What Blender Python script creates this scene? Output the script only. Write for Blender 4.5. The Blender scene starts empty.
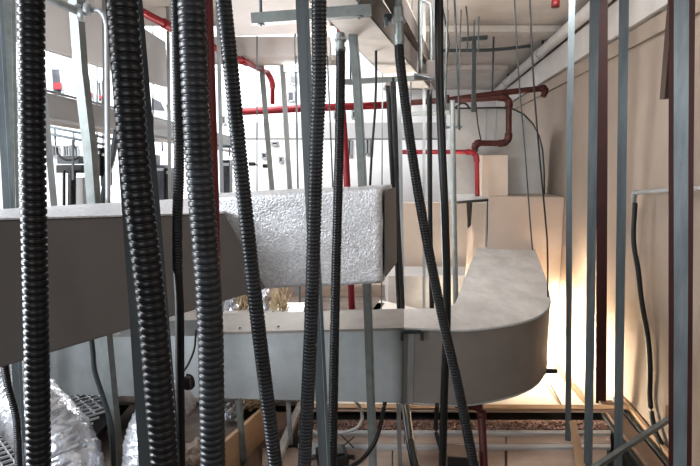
import bpy, bmesh, math, random
from mathutils import Vector, Matrix, noise
random.seed(7)
SC = bpy.context.scene
COL = SC.collection
F = 520.0; TH = math.radians(8.0); CZ = 1.5
FWD = Vector((0, math.cos(TH), -math.sin(TH))); UPV = Vector((0, math.sin(TH), math.cos(TH)))

def ray(px, py):
    return FWD + Vector((1, 0, 0)) * ((px - 350) / F) + UPV * ((233 - py) / F)
def W(px, py, Y):
    d = ray(px, py); return Vector((0, 0, CZ)) + d * (Y / d.y)
def Z(px, py, z):
    d = ray(px, py); return Vector((0, 0, CZ)) + d * ((z - CZ) / d.z)

# ------------------------------------------------------------------ materials
def mat(name, col, rough=.6, metal=0., var=.12, nscale=6., bump=0., bscale=60., col2=None, spec=.5, stretch=None, detail=6.):
    m = bpy.data.materials.new(name); m.use_nodes = True
    nt = m.node_tree; N = nt.nodes; L = nt.links
    b = N['Principled BSDF']
    b.inputs['Roughness'].default_value = rough; b.inputs['Metallic'].default_value = metal
    b.inputs['Specular IOR Level'].default_value = spec
    tc = N.new('ShaderNodeTexCoord')
    mp = N.new('ShaderNodeMapping'); L.new(tc.outputs['Object'], mp.inputs['Vector'])
    if stretch: mp.inputs['Scale'].default_value = stretch
    n = N.new('ShaderNodeTexNoise'); n.inputs['Scale'].default_value = nscale; n.inputs['Detail'].default_value = detail
    n.inputs['Roughness'].default_value = .65
    L.new(mp.outputs[0], n.inputs['Vector'])
    r = N.new('ShaderNodeValToRGB')
    c2 = col2 or tuple(max(0, c * (1 - var * 2)) for c in col)
    r.color_ramp.elements[0].position = .35; r.color_ramp.elements[1].position = .65
    r.color_ramp.elements[0].color = (*c2, 1); r.color_ramp.elements[1].color = (*col, 1)
    L.new(n.outputs['Fac'], r.inputs['Fac']); L.new(r.outputs['Color'], b.inputs['Base Color'])
    rr = N.new('ShaderNodeMapRange'); rr.inputs['To Min'].default_value = max(0, rough - .08); rr.inputs['To Max'].default_value = min(1, rough + .08)
    L.new(n.outputs['Fac'], rr.inputs['Value']); L.new(rr.outputs[0], b.inputs['Roughness'])
    if bump:
        n2 = N.new('ShaderNodeTexNoise'); n2.inputs['Scale'].default_value = bscale; n2.inputs['Detail'].default_value = 4
        L.new(tc.outputs['Object'], n2.inputs['Vector'])
        bp = N.new('ShaderNodeBump'); bp.inputs['Strength'].default_value = bump; bp.inputs['Distance'].default_value = .01
        L.new(n2.outputs['Fac'], bp.inputs['Height']); L.new(bp.outputs[0], b.inputs['Normal'])
    return m

M = {}
M['hose'] = mat('black_plastic', (.012, .013, .015), .38, var=.25, nscale=20, spec=.5)
M['hose_dusty'] = mat('dusty_black_plastic', (.032, .035, .040), .42, col2=(.012, .013, .015), nscale=14, spec=.5)
M['cable'] = mat('black_cable', (.009, .010, .011), .45, var=.2, nscale=30)
M['galv'] = mat('galvanised', (.20, .235, .25), .45, .4, nscale=25, col2=(.13, .155, .17), stretch=(1, 1, .15))
M['galv_dark'] = mat('galvanised_dark', (.065, .075, .08), .5, .4, nscale=25, stretch=(1, 1, .15))
M['galv_light'] = mat('galvanised_light', (.38, .40, .41), .4, .3, nscale=25, stretch=(1, 1, .15))
M['galv_green'] = mat('galvanised_greenish', (.26, .285, .28), .45, .4, nscale=20)
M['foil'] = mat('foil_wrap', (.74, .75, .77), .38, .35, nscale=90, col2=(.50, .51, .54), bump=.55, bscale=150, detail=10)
M['foil_shaded'] = mat('duct_shaded', (.17, .16, .155), .6, .1, nscale=3, var=.06)  # left run's shade put into a darker copy of the foil colour
M['duct'] = mat('duct_grey', (.38, .405, .415), .55, .15, nscale=4, var=.10, bump=.15, bscale=20)
M['duct_top'] = mat('duct_top_pale', (.62, .605, .59), .7, .0, nscale=7, col2=(.46, .45, .44), bump=.3, bscale=12, stretch=(1, .45, 1))  # top of the bend, paler than its sides
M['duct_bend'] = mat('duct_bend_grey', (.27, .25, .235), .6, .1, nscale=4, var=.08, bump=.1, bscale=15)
M['tubefoil'] = mat('crinkled_foil', (.66, .67, .70), .28, .65, nscale=14, col2=(.40, .41, .44), bump=.8, bscale=30)
M['red'] = mat('red_paint', (.16, .014, .015), .45, nscale=12, var=.15)
M['red_bright'] = mat('red_paint_bright', (.30, .02, .03), .45, nscale=12, var=.1)
M['maroon'] = mat('maroon_primer', (.045, .009, .008), .6, nscale=8, var=.2)
M['brownbat'] = mat('brown_batten', (.11, .07, .055), .7, nscale=8)
M['wall'] = mat('plaster_beige', (.34, .28, .235), .85, nscale=1.6, col2=(.29, .24, .20), bump=.08, bscale=9)
M['slab'] = mat('concrete', (.60, .56, .525), .9, nscale=2.5, col2=(.47, .44, .41), bump=.4, bscale=14, detail=9)
M['whitewall'] = mat('white_render', (.86, .87, .88), .8, nscale=1, var=.04)
M['whiteduct'] = mat('pale_duct', (.60, .605, .615), .6, nscale=2, var=.05)
M['soffit'] = mat('soffit_board', (.62, .59, .58), .8, nscale=2, var=.05)
M['trunk'] = mat('trunk_cream', (.72, .68, .63), .6, nscale=9, col2=(.60, .56, .52), bump=.1)
M['trunk_side'] = mat('trunk_brown', (.16, .14, .13), .6, nscale=6)
M['peach'] = mat('board_peach', (.68, .58, .50), .85, nscale=1.5, var=.05)
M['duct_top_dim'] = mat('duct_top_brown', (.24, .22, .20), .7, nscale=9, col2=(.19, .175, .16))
M['bulk'] = mat('bulkhead_beige', (.50, .425, .37), .85, nscale=2, var=.06)
M['red_dull'] = mat('red_dull', (.09, .022, .018), .55, nscale=12, var=.2)
M['red_deep'] = mat('red_deep', (.09, .012, .012), .5, nscale=12)
M['whitepaint'] = mat('white_paint', (.55, .53, .51), .5, nscale=6, var=.06)
M['greydirty'] = mat('riser_grey', (.48, .48, .475), .65, nscale=5, var=.08)
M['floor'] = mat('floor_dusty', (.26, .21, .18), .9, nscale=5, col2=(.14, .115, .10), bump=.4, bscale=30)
M['plank'] = mat('board_back', (.50, .40, .34), .85, nscale=5, col2=(.34, .26, .215), bump=.2, bscale=20, stretch=(.3, 1, 1))
M['plank_brown'] = mat('board_brown', (.22, .15, .11), .8, nscale=6, stretch=(1, .3, 1))
M['wood'] = mat('raw_wood', (.50, .34, .22), .7, nscale=9, col2=(.40, .27, .17), stretch=(1, .2, 1))
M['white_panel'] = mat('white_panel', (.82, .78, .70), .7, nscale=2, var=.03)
M['stone'] = mat('gravel', (.52, .36, .30), .9, nscale=60, col2=(.13, .07, .06))
M['black'] = mat('black_metal', (.015, .014, .014), .6, nscale=8)
M['meshm'] = mat('expanded_metal', (.75, .77, .80), .4, .3, nscale=12)
M['pane'] = mat('dark_glass', (.09, .095, .11), .2, nscale=3, var=.3)
M['straw'] = mat('straw_foil', (.62, .50, .34), .5, .2, nscale=30, col2=(.30, .22, .13))
M['grey_band'] = mat('grey_band', (.44, .445, .45), .7, nscale=2, var=.05)
M['paper'] = mat('paper', (.45, .38, .33), .9, nscale=20)

def emis(name, col, s):
    m = bpy.data.materials.new(name); m.use_nodes = True
    nt = m.node_tree; b = nt.nodes['Principled BSDF']
    b.inputs['Base Color'].default_value = (*col, 1)
    b.inputs['Emission Color'].default_value = (*col, 1); b.inputs['Emission Strength'].default_value = s
    return m
M['lamp'] = emis('lamp_diffuser', (1, .98, .95), 14)
M['warmlamp'] = emis('warm_tube', (1, .72, .42), 9)

# ------------------------------------------------------------------ mesh builder
class MB:
    def __init__(s): s.bm = bmesh.new()
    def quadgrid(s, rings, closed=True, cap=True, smooth=True):
        vs = [[s.bm.verts.new(p) for p in r] for r in rings]
        n = len(vs[0])
        for a, b in zip(vs, vs[1:]):
            for i in range(n if closed else n - 1):
                j = (i + 1) % n
                try:
                    f = s.bm.faces.new((a[i], a[j], b[j], b[i])); f.smooth = smooth
                except ValueError: pass
        if cap and closed:
            for r in (vs[0][::-1], vs[-1]):
                try: s.bm.faces.new(r)
                except ValueError: pass
        return s
    def hexa(s, p, bevel=0):
        # p: 4 bottom ring + 4 top ring
        v = [s.bm.verts.new(q) for q in p]
        fs = []
        for idx in ((3, 2, 1, 0), (4, 5, 6, 7), (0, 1, 5, 4), (1, 2, 6, 5), (2, 3, 7, 6), (3, 0, 4, 7)):
            fs.append(s.bm.faces.new([v[i] for i in idx]))
        if bevel:
            es = list({e for f in fs for e in f.edges})
            bmesh.ops.bevel(s.bm, geom=es, offset=bevel, segments=2, affect='EDGES', profile=.6)
        return s
    def box(s, c, size, rz=0, bevel=0, mtx=None):
        R = mtx or Matrix.Rotation(rz, 3, 'Z')
        c = Vector(c); h = [k / 2 for k in size]
        q = []
        for z in (-1, 1):
            for x, y in ((-1, -1), (1, -1), (1, 1), (-1, 1)):
                q.append(c + R @ Vector((x * h[0], y * h[1], z * h[2])))
        return s.hexa(q, bevel)
    def frame(s, d, ref=None):
        d = d.normalized()
        r = Vector(ref) if ref else (Vector((0, 0, 1)) if abs(d.z) < .8 else Vector((0, 1, 0)))
        a = d.cross(r).normalized(); b = a.cross(d).normalized()
        return a, b
    def sweep(s, pts, prof, ref=None, smooth=False):
        # prof: closed 2D polygon list (a along 'a' axis, b along 'b' axis toward ref)
        pts = [Vector(p) for p in pts]; rings = []
        for i, p in enumerate(pts):
            d = (pts[min(i + 1, len(pts) - 1)] - pts[max(i - 1, 0)])
            a, b = s.frame(d, ref)
            rings.append([p + a * u + b * v for u, v in prof])
        return s.quadgrid(rings, smooth=smooth)
    def bar(s, p0, p1, w, h, ref=None):
        return s.sweep([p0, p1], [(-w/2, -h/2), (w/2, -h/2), (w/2, h/2), (-w/2, h/2)], ref)
    def tube(s, pts, r, seg=14, smooth_pts=True, ref=None):
        if smooth_pts and len(pts) > 2: pts = spline(pts, 8)
        prof = [(r * math.cos(2*math.pi*k/seg), r * math.sin(2*math.pi*k/seg)) for k in range(seg)]
        return s.sweep(pts, prof, ref, smooth=True)
    def hose(s, pts, r, pitch=None, seg=20, depth=.13):
        pts = spline(pts, 24)
        L = [0]
        for a, b in zip(pts, pts[1:]): L.append(L[-1] + (b - a).length)
        pitch = pitch or r * .56
        prof = ((0, 1 - depth), (.09, 1 - depth * .95), (.15, 1 - depth*.25), (.27, 1), (.72, 1.0), (.84, 1 - depth*.25), (.91, 1 - depth * .95))
        n = int(L[-1] / pitch); rings = []; j = 0
        for k in range(n):
            for f, m in prof:
                t = (k + f) * pitch
                while j < len(L) - 2 and L[j + 1] < t: j += 1
                u = (t - L[j]) / max(1e-6, L[j + 1] - L[j])
                p = pts[j].lerp(pts[j + 1], u)
                d0 = pts[min(j + 2, len(pts) - 1)] - pts[max(j - 1, 0)]
                a, b = s.frame(d0)
                rings.append([p + a * (r*m*math.cos(2*math.pi*q/seg)) + b * (r*m*math.sin(2*math.pi*q/seg)) for q in range(seg)])
        return s.quadgrid(rings)
    def prism(s, poly, z0, z1):
        a = [s.bm.verts.new((p[0], p[1], z0)) for p in poly]; b = [s.bm.verts.new((p[0], p[1], z1)) for p in poly]
        n = len(poly)
        s.bm.faces.new(a[::-1]); s.bm.faces.new(b)
        for i in range(n):
            s.bm.faces.new((a[i], a[(i+1) % n], b[(i+1) % n], b[i]))
        return s
    def build(s, name, m, parent=None):
        bmesh.ops.recalc_face_normals(s.bm, faces=s.bm.faces[:])
        me = bpy.data.meshes.new(name); s.bm.to_mesh(me); s.bm.free()
        me.materials.append(m if not isinstance(m, str) else M[m])
        o = bpy.data.objects.new(name, me); COL.objects.link(o)
        if parent:
            o.parent = parent; o.matrix_parent_inverse = Matrix.Translation(-parent.location)
        return o

def spline(pts, n):
    pts = [Vector(p) for p in pts]
    if len(pts) == 2:
        return [pts[0].lerp(pts[1], i / n) for i in range(n + 1)]
    P = [pts[0] * 2 - pts[1]] + pts + [pts[-1] * 2 - pts[-2]]
    out = []
    for i in range(1, len(P) - 2):
        p0, p1, p2, p3 = P[i-1], P[i], P[i+1], P[i+2]
        for k in range(n):
            t = k / n
            out.append(.5 * ((2*p1) + (-p0+p2)*t + (2*p0-5*p1+4*p2-p3)*t*t + (-p0+3*p1-3*p2+p3)*t**3))
    out.append(pts[-1]); return out

def tag(o, label, cat, group=None, kind=None):
    o['label'] = label; o['category'] = cat
    if group: o['group'] = group
    if kind: o['kind'] = kind
    return o
def struct(o):
    o['kind'] = 'structure'; return o
def empty(name, loc, label, cat, group=None):
    o = bpy.data.objects.new(name, None); COL.objects.link(o); o.location = loc; o.empty_display_size = .05
    return tag(o, label, cat, group)

SLAB = 2.67
def line(px, Y, top=SLAB, bot=0.0):
    """px: list of (x,y[,depth]); extends both ends straight to z=top / z=bot (None = stop there)"""
    pts = [W(q[0], q[1], q[2] if len(q) > 2 else Y) for q in px]
    if top is not None:
        d = pts[0] - pts[1]; pts.insert(0, pts[0] + d * ((top - pts[0].z) / d.z)) if d.z > 0 else None
    if bot is not None:
        d = pts[-1] - pts[-2]
        e = pts[-1] + d * ((bot - pts[-1].z) / d.z)
        pts.append(e)
    return pts

# ------------------------------------------------------------------ setting
WT = math.tan(math.radians(7.3)); 
def wx(y): return 1.31 + .129 * y
# right wall
wdir = Vector((.129, 1, 0)).normalized(); wn = Vector((-1, .129, 0)).normalized()
struct(MB().hexa([(wx(-1), -1, -.3), (wx(-1)+.15, -1, -.3), (wx(8.9)+.15, 8.9, -.3), (wx(8.9), 8.9, -.3),
                  (wx(-1), -1, SLAB), (wx(-1)+.15, -1, SLAB), (wx(8.9)+.15, 8.9, SLAB), (wx(8.9), 8.9, SLAB)]).build('wall_right', 'wall'))
struct(MB().box((-2.9, 1.9, SLAB + .1), (11.6, 5.8, .2)).build('ceiling', 'slab'))
struct(MB().box((1.75, 6.95, SLAB + .1), (2.4, 4.3, .2)).build('trim_6', 'slab'))
struct(MB().box((-3, 4.0, -.2), (13, 10.6, .1)).build('floor', 'floor'))
# far white wall
struct(MB().box((-3.2, 9.1, 2.1), (12.4, .2, 5.0)).build('wall_far', 'whitewall'))
# ledge high on the right wall
def along(off, z, y0, y1, t, h, name, m):
    q = []
    for zz in (z - h/2, z + h/2):
        for o_, y in ((off, y0), (off + t, y0), (off + t, y1), (off, y1)):
            q.append((wx(y) - o_, y, zz))
    return MB().hexa(q).build(name, m)
struct(along(.002, 2.40, .3, 8.8, .05, .22, 'trim_1', 'whitepaint'))
struct(along(.002, 2.23, .3, 8.8, .02, .10, 'trim_2', 'wall'))

# slab downstands (shallow)
for i, (y, w) in enumerate(((2.6, .25), (4.9, .3), (6.8, .3))):
    struct(MB().box((1.25 if y > 4.8 else -.6, y, SLAB - .03), (1.4 if y > 4.8 else 5.2, w, .055), bevel=.008).build('trim_%d' % (3 + i), 'slab'))

# ------------------------------------------------------------------ corrugated hoses
def hose(name, px, Y, dpx, label, matn='hose', top=SLAB, bot=0.0, group=None, depth=.13):
    pts = line(px, Y, top, bot)
    Y0 = px[len(px)//2]; yy = Y0[2] if len(Y0) > 2 else Y
    r = dpx / 2 / F * yy / math.sqrt(1 + ((px[len(px)//2][0] - 350)/F)**2)
    group = group or 'black corrugated conduits hanging in front of the ducts'
    o = MB().hose(pts, r, pitch=.262*dpx/F*yy, depth=depth).build(name, matn)
    return tag(o, label, 'conduit', group)
hose('corrugated_conduit', [(31, 0), (32.5, 155), (36, 310), (39, 466)], .72, 28, 'thick black corrugated conduit, leftmost of the thick ones, hanging beside left edge', 'hose')
hose('corrugated_conduit', [(122.5, 0), (134, 155), (152, 310), (165, 466)], .74, 31, 'thick black corrugated conduit in front of a wide grey stud, leaning right downward', 'hose')
hose('corrugated_conduit', [(191.5, 0), (198, 150), (209.5, 310), (213, 466)], .80, 27.5, 'thick black corrugated conduit hanging in front of the dark red vertical pipe', 'hose_dusty')
hose('corrugated_conduit', [(223.5, 0), (231, 70), (239.5, 155), (256.5, 311), (275.5, 466)], .95, 15.5, 'medium black corrugated conduit crossing left part of the foil duct, leaning right', 'hose_dusty')
hose('corrugated_conduit', [(319, 0), (319, 80), (316, 155), (311.5, 311), (304.5, 466)], .95, 14.5, 'medium black corrugated conduit in front of blue-grey stud at photo centre', 'hose_dusty')
# thin one turning smooth
t = empty('corrugated_conduit', W(177, 150, 1.0), 'thin finely ribbed black conduit squeezed between the second and third thick conduits', 'conduit')
MB().hose(line([(176, 0), (179, 155), (177.5, 215), (177.5, 272)], 1.0, SLAB, None), 5.2/F*1.0).build('ribbed_sleeve', 'hose_dusty', t)
MB().tube(line([(177.5, 268), (179.5, 311), (180, 385), (181, 466)], 1.0, None, 0), 4.6/F*1.0).build('smooth_tail', 'cable', t)
MB().box(W(186, 383, 1.0), (.018, .016, .024), bevel=.004).build('clip', 'cable', t)

def connector(p0, p1, r, parent):
    mb = MB()
    p0 = Vector(p0); p1 = Vector(p1)
    prof = ((0, .85), (.05, 1.0), (.3, 1.0), (.3, 1.25), (.42, 1.25), (.42, .95), (.72, .95), (.72, 1.2), (.9, 1.2), (1, 1.0))
    a, b = mb.frame(p1 - p0)
    rings = [[p0.lerp(p1, f) + a*(r*m*math.cos(q*math.pi/8)) + b*(r*m*math.sin(q*math.pi/8)) for q in range(16)] for f, m in prof]
    mb.quadgrid(rings, smooth=False)
    co_ = mb.build('connector', 'galv_green', parent)
    lk = MB(); lk.sweep([p0.lerp(p1, .30), p0.lerp(p1, .42)], [(r*1.42*math.cos(k*math.pi/3), r*1.42*math.sin(k*math.pi/3)) for k in range(6)])
    lk.build('locknut', 'galv_light', co_)
    return co_
t = empty('corrugated_conduit', W(340, 50, 1.75), 'narrow black corrugated conduit with metal connector, hanging from the cream trunking underside', 'conduit')
MB().hose(line([(340.5, 50, 1.82), (340.5, 80, 1.78), (339, 155, 1.7), (335, 311, 1.6), (332, 466, 1.5)], 1.7, None, 0), 4.8/F*1.68).build('ribbed_sleeve', 'hose', t)
connector(W(340.5, 33, 1.83), W(340.5, 53, 1.82), 4.2/F*1.82, t)
t = empty('corrugated_conduit', W(400, 45, 1.85), 'narrow black corrugated conduit with metal connector slanting right past the duct bend', 'conduit')
MB().hose(line([(399, 43, 1.9), (401, 70, 1.88), (411.5, 150, 1.84), (423, 220, 1.8), (441, 311, 1.75), (458, 386, 1.7), (474, 466, 1.65)], 1.7, None, 0), 5/F*1.8).build('ribbed_sleeve', 'hose', t)
connector(W(398.5, 6, 1.9), W(399, 46, 1.9), 4.8/F*1.9, t)
MB().tube([W(398.5, 8, 1.9), W(398.2, -60, 1.9), W(398, -95, 1.9)], 3.4/F*1.9).build('rigid_stub', 'galv_green', t)

def cable(name, px, Y, dpx, label, m='cable', top=SLAB, bot=0.0, cat='cable', group=None):
    pts = line(px, Y, top, bot)
    return tag(MB().tube(pts, dpx/2/F*Y, 10).build(name, m), label, cat, group)
cable('black_cable', [(388, 86, 2.9), (391, 150, 2.9), (394.5, 220, 2.95), (399, 311, 2.98), (402, 390, 2.98), (404, 410, 2.75), (408, 440, 2.45), (413, 466, 2.25)], 2.85, 4.6, 'dark cable, left one of the close pair right of the foil duct end', top=None, bot=0.0)
hose('ribbed_cable_sleeve', [(393, 78, 3.0), (395.5, 150, 3.0), (397.5, 220, 3.02), (402.5, 311, 3.05), (406, 390, 3.05), (408, 412, 2.75), (411, 440, 2.4), (417, 466, 2.2)], 3.0, 5.6, 'thin ribbed sleeve, right one of the close pair right of the foil duct end', 'hose', top=None, depth=.08)
cable('black_cable', [(439, 0), (439.5, 80), (442, 150), (445, 220), (447, 305), (444.5, 386), (442.5, 466)], 1.95, 8.2, 'thick smooth black cable running full height just right of the slanting conduit top')
cable('black_cable', [(429.5, 90, 2.9), (429.7, 150, 2.95), (430, 220, 2.95), (431.5, 290, 2.97)], 2.95, 5.0, 'dark grey cable dropping from the bracket box under the trunking end', top=None)
cable('black_cable', [(437, 404, 2.2), (436, 430, 2.2), (441, 450, 2.1), (444, 468, 2.1)], 2.2, 4.5, 'short black cable emerging beneath the duct bend left of the dark block', top=None)
cable('black_cable', [(376, 55, 2.6), (376, 80, 2.6), (375, 110, 2.6), (372, 150, 2.6), (369.5, 195, 2.6)], 2.6, 2.4, 'thin wavy black cable behind the foil duct right of the centre stud', bot=None)
cable('black_cable', [(385, 402, 2.36), (383.5, 410, 2.34), (377, 437, 2.25), (366, 455, 2.2), (352, 466, 2.1), (335, 470, 2.1)], 2.25, 4.6, 'black cable curling down to the black junction box on the boards', top=None, bot=None)
cable('white_cable', [(353, 398, 2.7), (360, 408, 2.7), (362, 420, 2.65), (355, 429, 2.6), (338, 433, 2.6), (318, 434, 2.6), (309, 425, 2.7), (312, 417, 2.8)], 2.6, 3.6, 'pale grey cable loop lying on the boards beneath the duct', 'whitepaint', top=None, bot=None)
cable('grey_cable', [(91, 335, 2.0), (93, 352, 2.0), (95, 372, 2.0), (104, 400, 2.0), (112, 430, 2.0), (114, 470, 2.0)], 2.0, 5, 'dark cable curving down beside the stud over the metal mesh', 'galv_dark', top=None)
hose('corrugated_conduit', [(4, 358, 1.5), (8, 385, 1.5), (16, 415, 1.5), (18, 440, 1.5), (19, 466, 1.5)], 1.5, 9, 'thin pale-ribbed conduit bending down at the bottom left corner', 'hose_dusty', top=None)
cable('grey_cable', [(117, 130, 3.0), (112, 160, 3.0), (106, 180, 3.0), (102, 212, 3.0)], 3.0, 6, 'grey flexible sleeve slanting behind the second thick conduit above the duct', 'galv_dark', top=None, bot=None, cat='cable')

# ------------------------------------------------------------------ steel studs
def cprof(w, d, th=.0016, lip=.008):
    w2 = w/2
    # web at b=+ (toward the camera: ref = -y), flanges going back
    return [(-w2, 0), (w2, 0), (w2, -d), (w2-lip, -d), (w2-lip, -d+th), (w2-th, -d+th), (w2-th, -th), (0, -th*1.0),
            (-w2+th, -th), (-w2+th, -d+th), (-w2+lip, -d+th), (-w2+lip, -d), (-w2, -d)]
def stud(px, Y, wpx, label, m='galv', top=SLAB, bot=-.0, dep=None, cat='stud', name='steel_stud', group=None, ribs=True, rot=0):
    pts = line(px, Y, top, bot)
    w = wpx/F*Y / math.sqrt(1 + ((px[0][0] - 350)/F)**2); d = dep or w * .7
    if rot == 0: rot = -math.atan2(pts[1].x, pts[1].y)
    rf = Vector((math.sin(rot), -math.cos(rot), 0))
    mb = MB(); mb.sweep(pts, cprof(w, d), rf)
    if ribs:
        for sx in (.24,):      # pressed stiffening ribs on the web
            q = [p + Vector((sx*w, -.0008, 0)) for p in pts]
            mb.sweep(q, [(-w*.035, -.001), (w*.035, -.001), (0, .0016)], rf)
    return tag(mb.build(name, m), label, cat, group or 'galvanised steel studs')
stud([(-3, 0), (9, 215), (22, 466)], 1.80, 11, 'blue-grey steel stud at the left edge passing behind the shaded duct')
stud([(9, 0), (13, 200)], 2.6, 12, 'grey steel stud partly behind the leftmost thick conduit at the top left', 'galv_green', bot=.0)
stud([(73, 10), (77.5, 70), (87, 150), (91, 205), (103, 340), (115, 466)], 2.08, 12.5, 'light grey steel stud under the pipe clamp at upper left', 'galv_green', rot=-.35)
stud([(124, 0, 1.06), (137, 155, 1.0), (149, 310, .92), (160, 466, .83)], .88, 43, 'wide dull grey steel stud right behind the second thick conduit', 'galv_dark')
stud([(302, 0), (309, 155), (317, 310), (325, 466)], 1.12, 12.5, 'blue-grey steel stud behind the centre corrugated conduit')
stud([(353, 35), (357, 80), (361, 150), (368, 310), (373, 466)], 2.27, 9, 'steel stud passing behind the foil duct right end and before lower duct', 'galv_green')
stud([(398, 70), (400, 150), (402, 280)], 3.3, 4.5, 'narrow pale stud behind the pair of dark cables', 'galv_light')
stud([(398.5, 404), (400, 466)], 2.38, 4.6, 'narrow pale upright under the duct joint', 'galv_light', top=None)
stud([(288, 398), (289.5, 424)], 2.58, 5, 'short pale upright under the straight duct left of centre', 'galv_light', top=None, bot=0)
stud([(238.5, 400), (244.5, 466)], 2.44, 7, 'grey upright in front of the tan board under the duct', 'galv_green', top=None)
stud([(572, 0), (569, 155), (569, 311), (568, 437)], 2.62, 6.2, 'thinnest stud on the right side, ending above the wooden brace', 'galv')
stud([(594.5, 0), (592.5, 155), (590.5, 311), (588, 466)], 2.25, 9.2, 'blue-grey steel stud directly left of the far maroon post')
stud([(624, 0), (622, 155), (620, 311), (618, 466)], 2.25, 9.5, 'blue-grey steel stud midway between the two maroon posts')
stud([(681.5, 0), (681, 155), (681, 311), (680, 466)], 1.6, 14.5, 'widest blue-grey stud near the right edge, before the near maroon post')

# maroon posts
def post(px, Y, wpx, dep, label, top=SLAB, bot=-.15, m='maroon', name='steel_post', cat='post'):
    pts = line(px, Y, top, bot); w = wpx/F*Y / math.sqrt(1 + ((px[0][0] - 350)/F)**2)
    mb = MB()
    mb.sweep(pts, [(-w/2, 0), (w/2, 0), (w/2, -.006), (.003, -.006), (.003, -dep+.006), (w/2, -dep+.006), (w/2, -dep), (-w/2, -dep), (-w/2, -dep+.006), (-.003, -dep+.006), (-.003, -.006), (-w/2, -.006)], (-pts[1].x, -pts[1].y, 0))
    return tag(mb.build(name, m), label, cat)
post([(602, 0), (602, 155), (601.5, 311), (601, 400)], 3.05, 11, .04, 'dark maroon steel post standing on the lit panel edge', bot=0)
post([(682, 0), (681, 155), (680.5, 311), (680, 466)], 1.75, 25, .06, 'dark maroon steel post behind the widest stud near the right edge')
_b = W(664.5, 99, 1.9)
tag(MB().bar(_b, (_b.x, _b.y, SLAB), .018, .03).build('batten', 'brownbat'), 'short brown batten at upper right ending a quarter way down', 'batten')
# extend batten to slab is implicit: hanger piece
# background studs hanging before the far wall
bg = [(49, 150, 55, 215, 7, 3.4, 'galv_light', 'pale stud right of the leftmost thick conduit above the shaded duct'),
      (105, 40, 108, 210, 5, 3.5, 'galv_light', 'pale thin stud just left of the second thick conduit'),
      (168, 30, 170, 205, 3.5, 4.2, 'galv_light', 'thin pale stud just left of the finely ribbed thin conduit'),
      (219, 60, 222, 200, 4, 3.8, 'galv_light', 'pale stud between the red pipe and the medium conduit'),
      (261, 60, 272, 190, 5.2, 5.5, 'galv_green', 'grey-green stud left of the two before the bright far wall'),
      (282, 60, 290, 190, 5.0, 5.7, 'galv_light', 'whitish stud right of the two before the bright far wall'),
      (257, 65, 257, 190, 1.3, 4.4, 'galv', 'hair-thin upright left of the grey-green stud'),
      (296, 80, 298, 190, 2, 4.6, 'galv', 'thin upright just left of the centre blue-grey stud'),
      (328, 70, 333, 190, 1.5, 4.6, 'galv_dark', 'thin dark upright between two conduits above the foil duct'),
      (382.5, 80, 382, 190, 1.3, 3.8, 'galv', 'hair-thin upright rising above the foil duct corner'),
      (424, 118, 424, 270, 3, 3.9, 'galv_light', 'thin pale upright left of the dark grey cable')]
for x0, y0, x1, y1, w, Y, m, lb in bg:
    stud([(x0, y0), (x1, y1)], Y, w, lb, m, ribs=False, dep=.03)

# ------------------------------------------------------------------ pipes
def pipe(name, px, r, label, m='red', elbows=(), cat='pipe', top=None, bot=None, Y=2, couplings=(), rad=.05):
    pts = line(px, Y, top, bot)
    t = empty(name, pts[0], label, cat)
    # rounded corners
    out = [pts[0]]
    for i in range(1, len(pts) - 1):
        a, b, c = pts[i-1], pts[i], pts[i+1]
        if (a-b).normalized().dot((c-b).normalized()) > -.97:
            r1 = min(rad, (a-b).length*.45, (c-b).length*.45)
            p, q = b + (a-b).normalized()*r1, b + (c-b).normalized()*r1
            for k in range(7):
                u = k/6; out.append((p*(1-u) + b*u)*(1-u) + (b*(1-u) + q*u)*u)
            e = MB(); e.tube([p + (a-b).normalized()*r1*.3] + [ (p*(1-u) + b*u)*(1-u) + (b*(1-u) + q*u)*u for u in (0,.2,.4,.6,.8,1)] + [q + (c-b).normalized()*r1*.3], r*1.28, 14, False)
            e.build('elbow_fitting', m, t)
        else: out.append(b)
    out.append(pts[-1])
    MB().tube(out, r, 14, False).build('pipe_run', m, t)
    for (i, u) in couplings:
        c = pts[i].lerp(pts[i+1], u); d = (pts[i+1]-pts[i]).normalized()
        MB().tube([c - d*r*1.3, c + d*r*1.3], r*1.3, 14, False).build('coupling', m, t)
    return t
pipe('red_pipe', [(204.5, -30), (210.5, 150), (215.5, 310), (218, 466)], 7/F*1.12, 'dark red vertical pipe half hidden behind the third thick conduit', top=SLAB, bot=0, Y=1.12)
pipe('red_pipe', [(340, 20, 2.4), (341.5, 100, 2.4), (346, 160, 2.4), (351.5, 300, 2.4)], 3.4/F*2.4, 'red vertical pipe emerging beneath the foil duct', 'red_bright', top=SLAB, bot=.80, Y=2.4)
pipe('red_pipe', [(40, -45, 2.9), (125, 3, 3.3), (171, 27, 3.6), (245, 62, 4.6), (268, 73, 6.1), (272.5, 82, 6.12), (272.5, 104, 6.12)], .025, 'red pipe sloping away across the upper left, then dropping before the bright wall', 'red_bright', Y=3)
pipe('red_pipe', [(543, 97, 4.9), (546, 88, 4.9), (500, 93, 4.9), (448, 100, 4.9), (405, 103, 4.9)], .026, 'upper red pipe with downturned end pointing to the beige wall', 'red_dull', rad=.08)
pipe('red_pipe', [(440, 101, 4.75), (509, 97, 4.75), (508.5, 143.5, 4.75), (475, 143, 4.75), (475, 152, 4.75)], .026, 'red pipe stepping down in a U beside the grey riser', 'red_dull', rad=.07)
pipe('red_pipe', [(402, 152, 4.66), (476.5, 152, 4.66), (477.5, 196, 4.58)], .020, 'lower red pipe turning down left of the cream panel', 'red_bright', rad=.07)
pipe('red_pipe', [(455, 404.5, 2.5), (481, 405, 2.5), (484, 466, 2.35)], 4.2/F*2.4, 'dark red pipe elbowing down below the duct bend', 'red_deep', bot=0, rad=.05)
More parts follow.
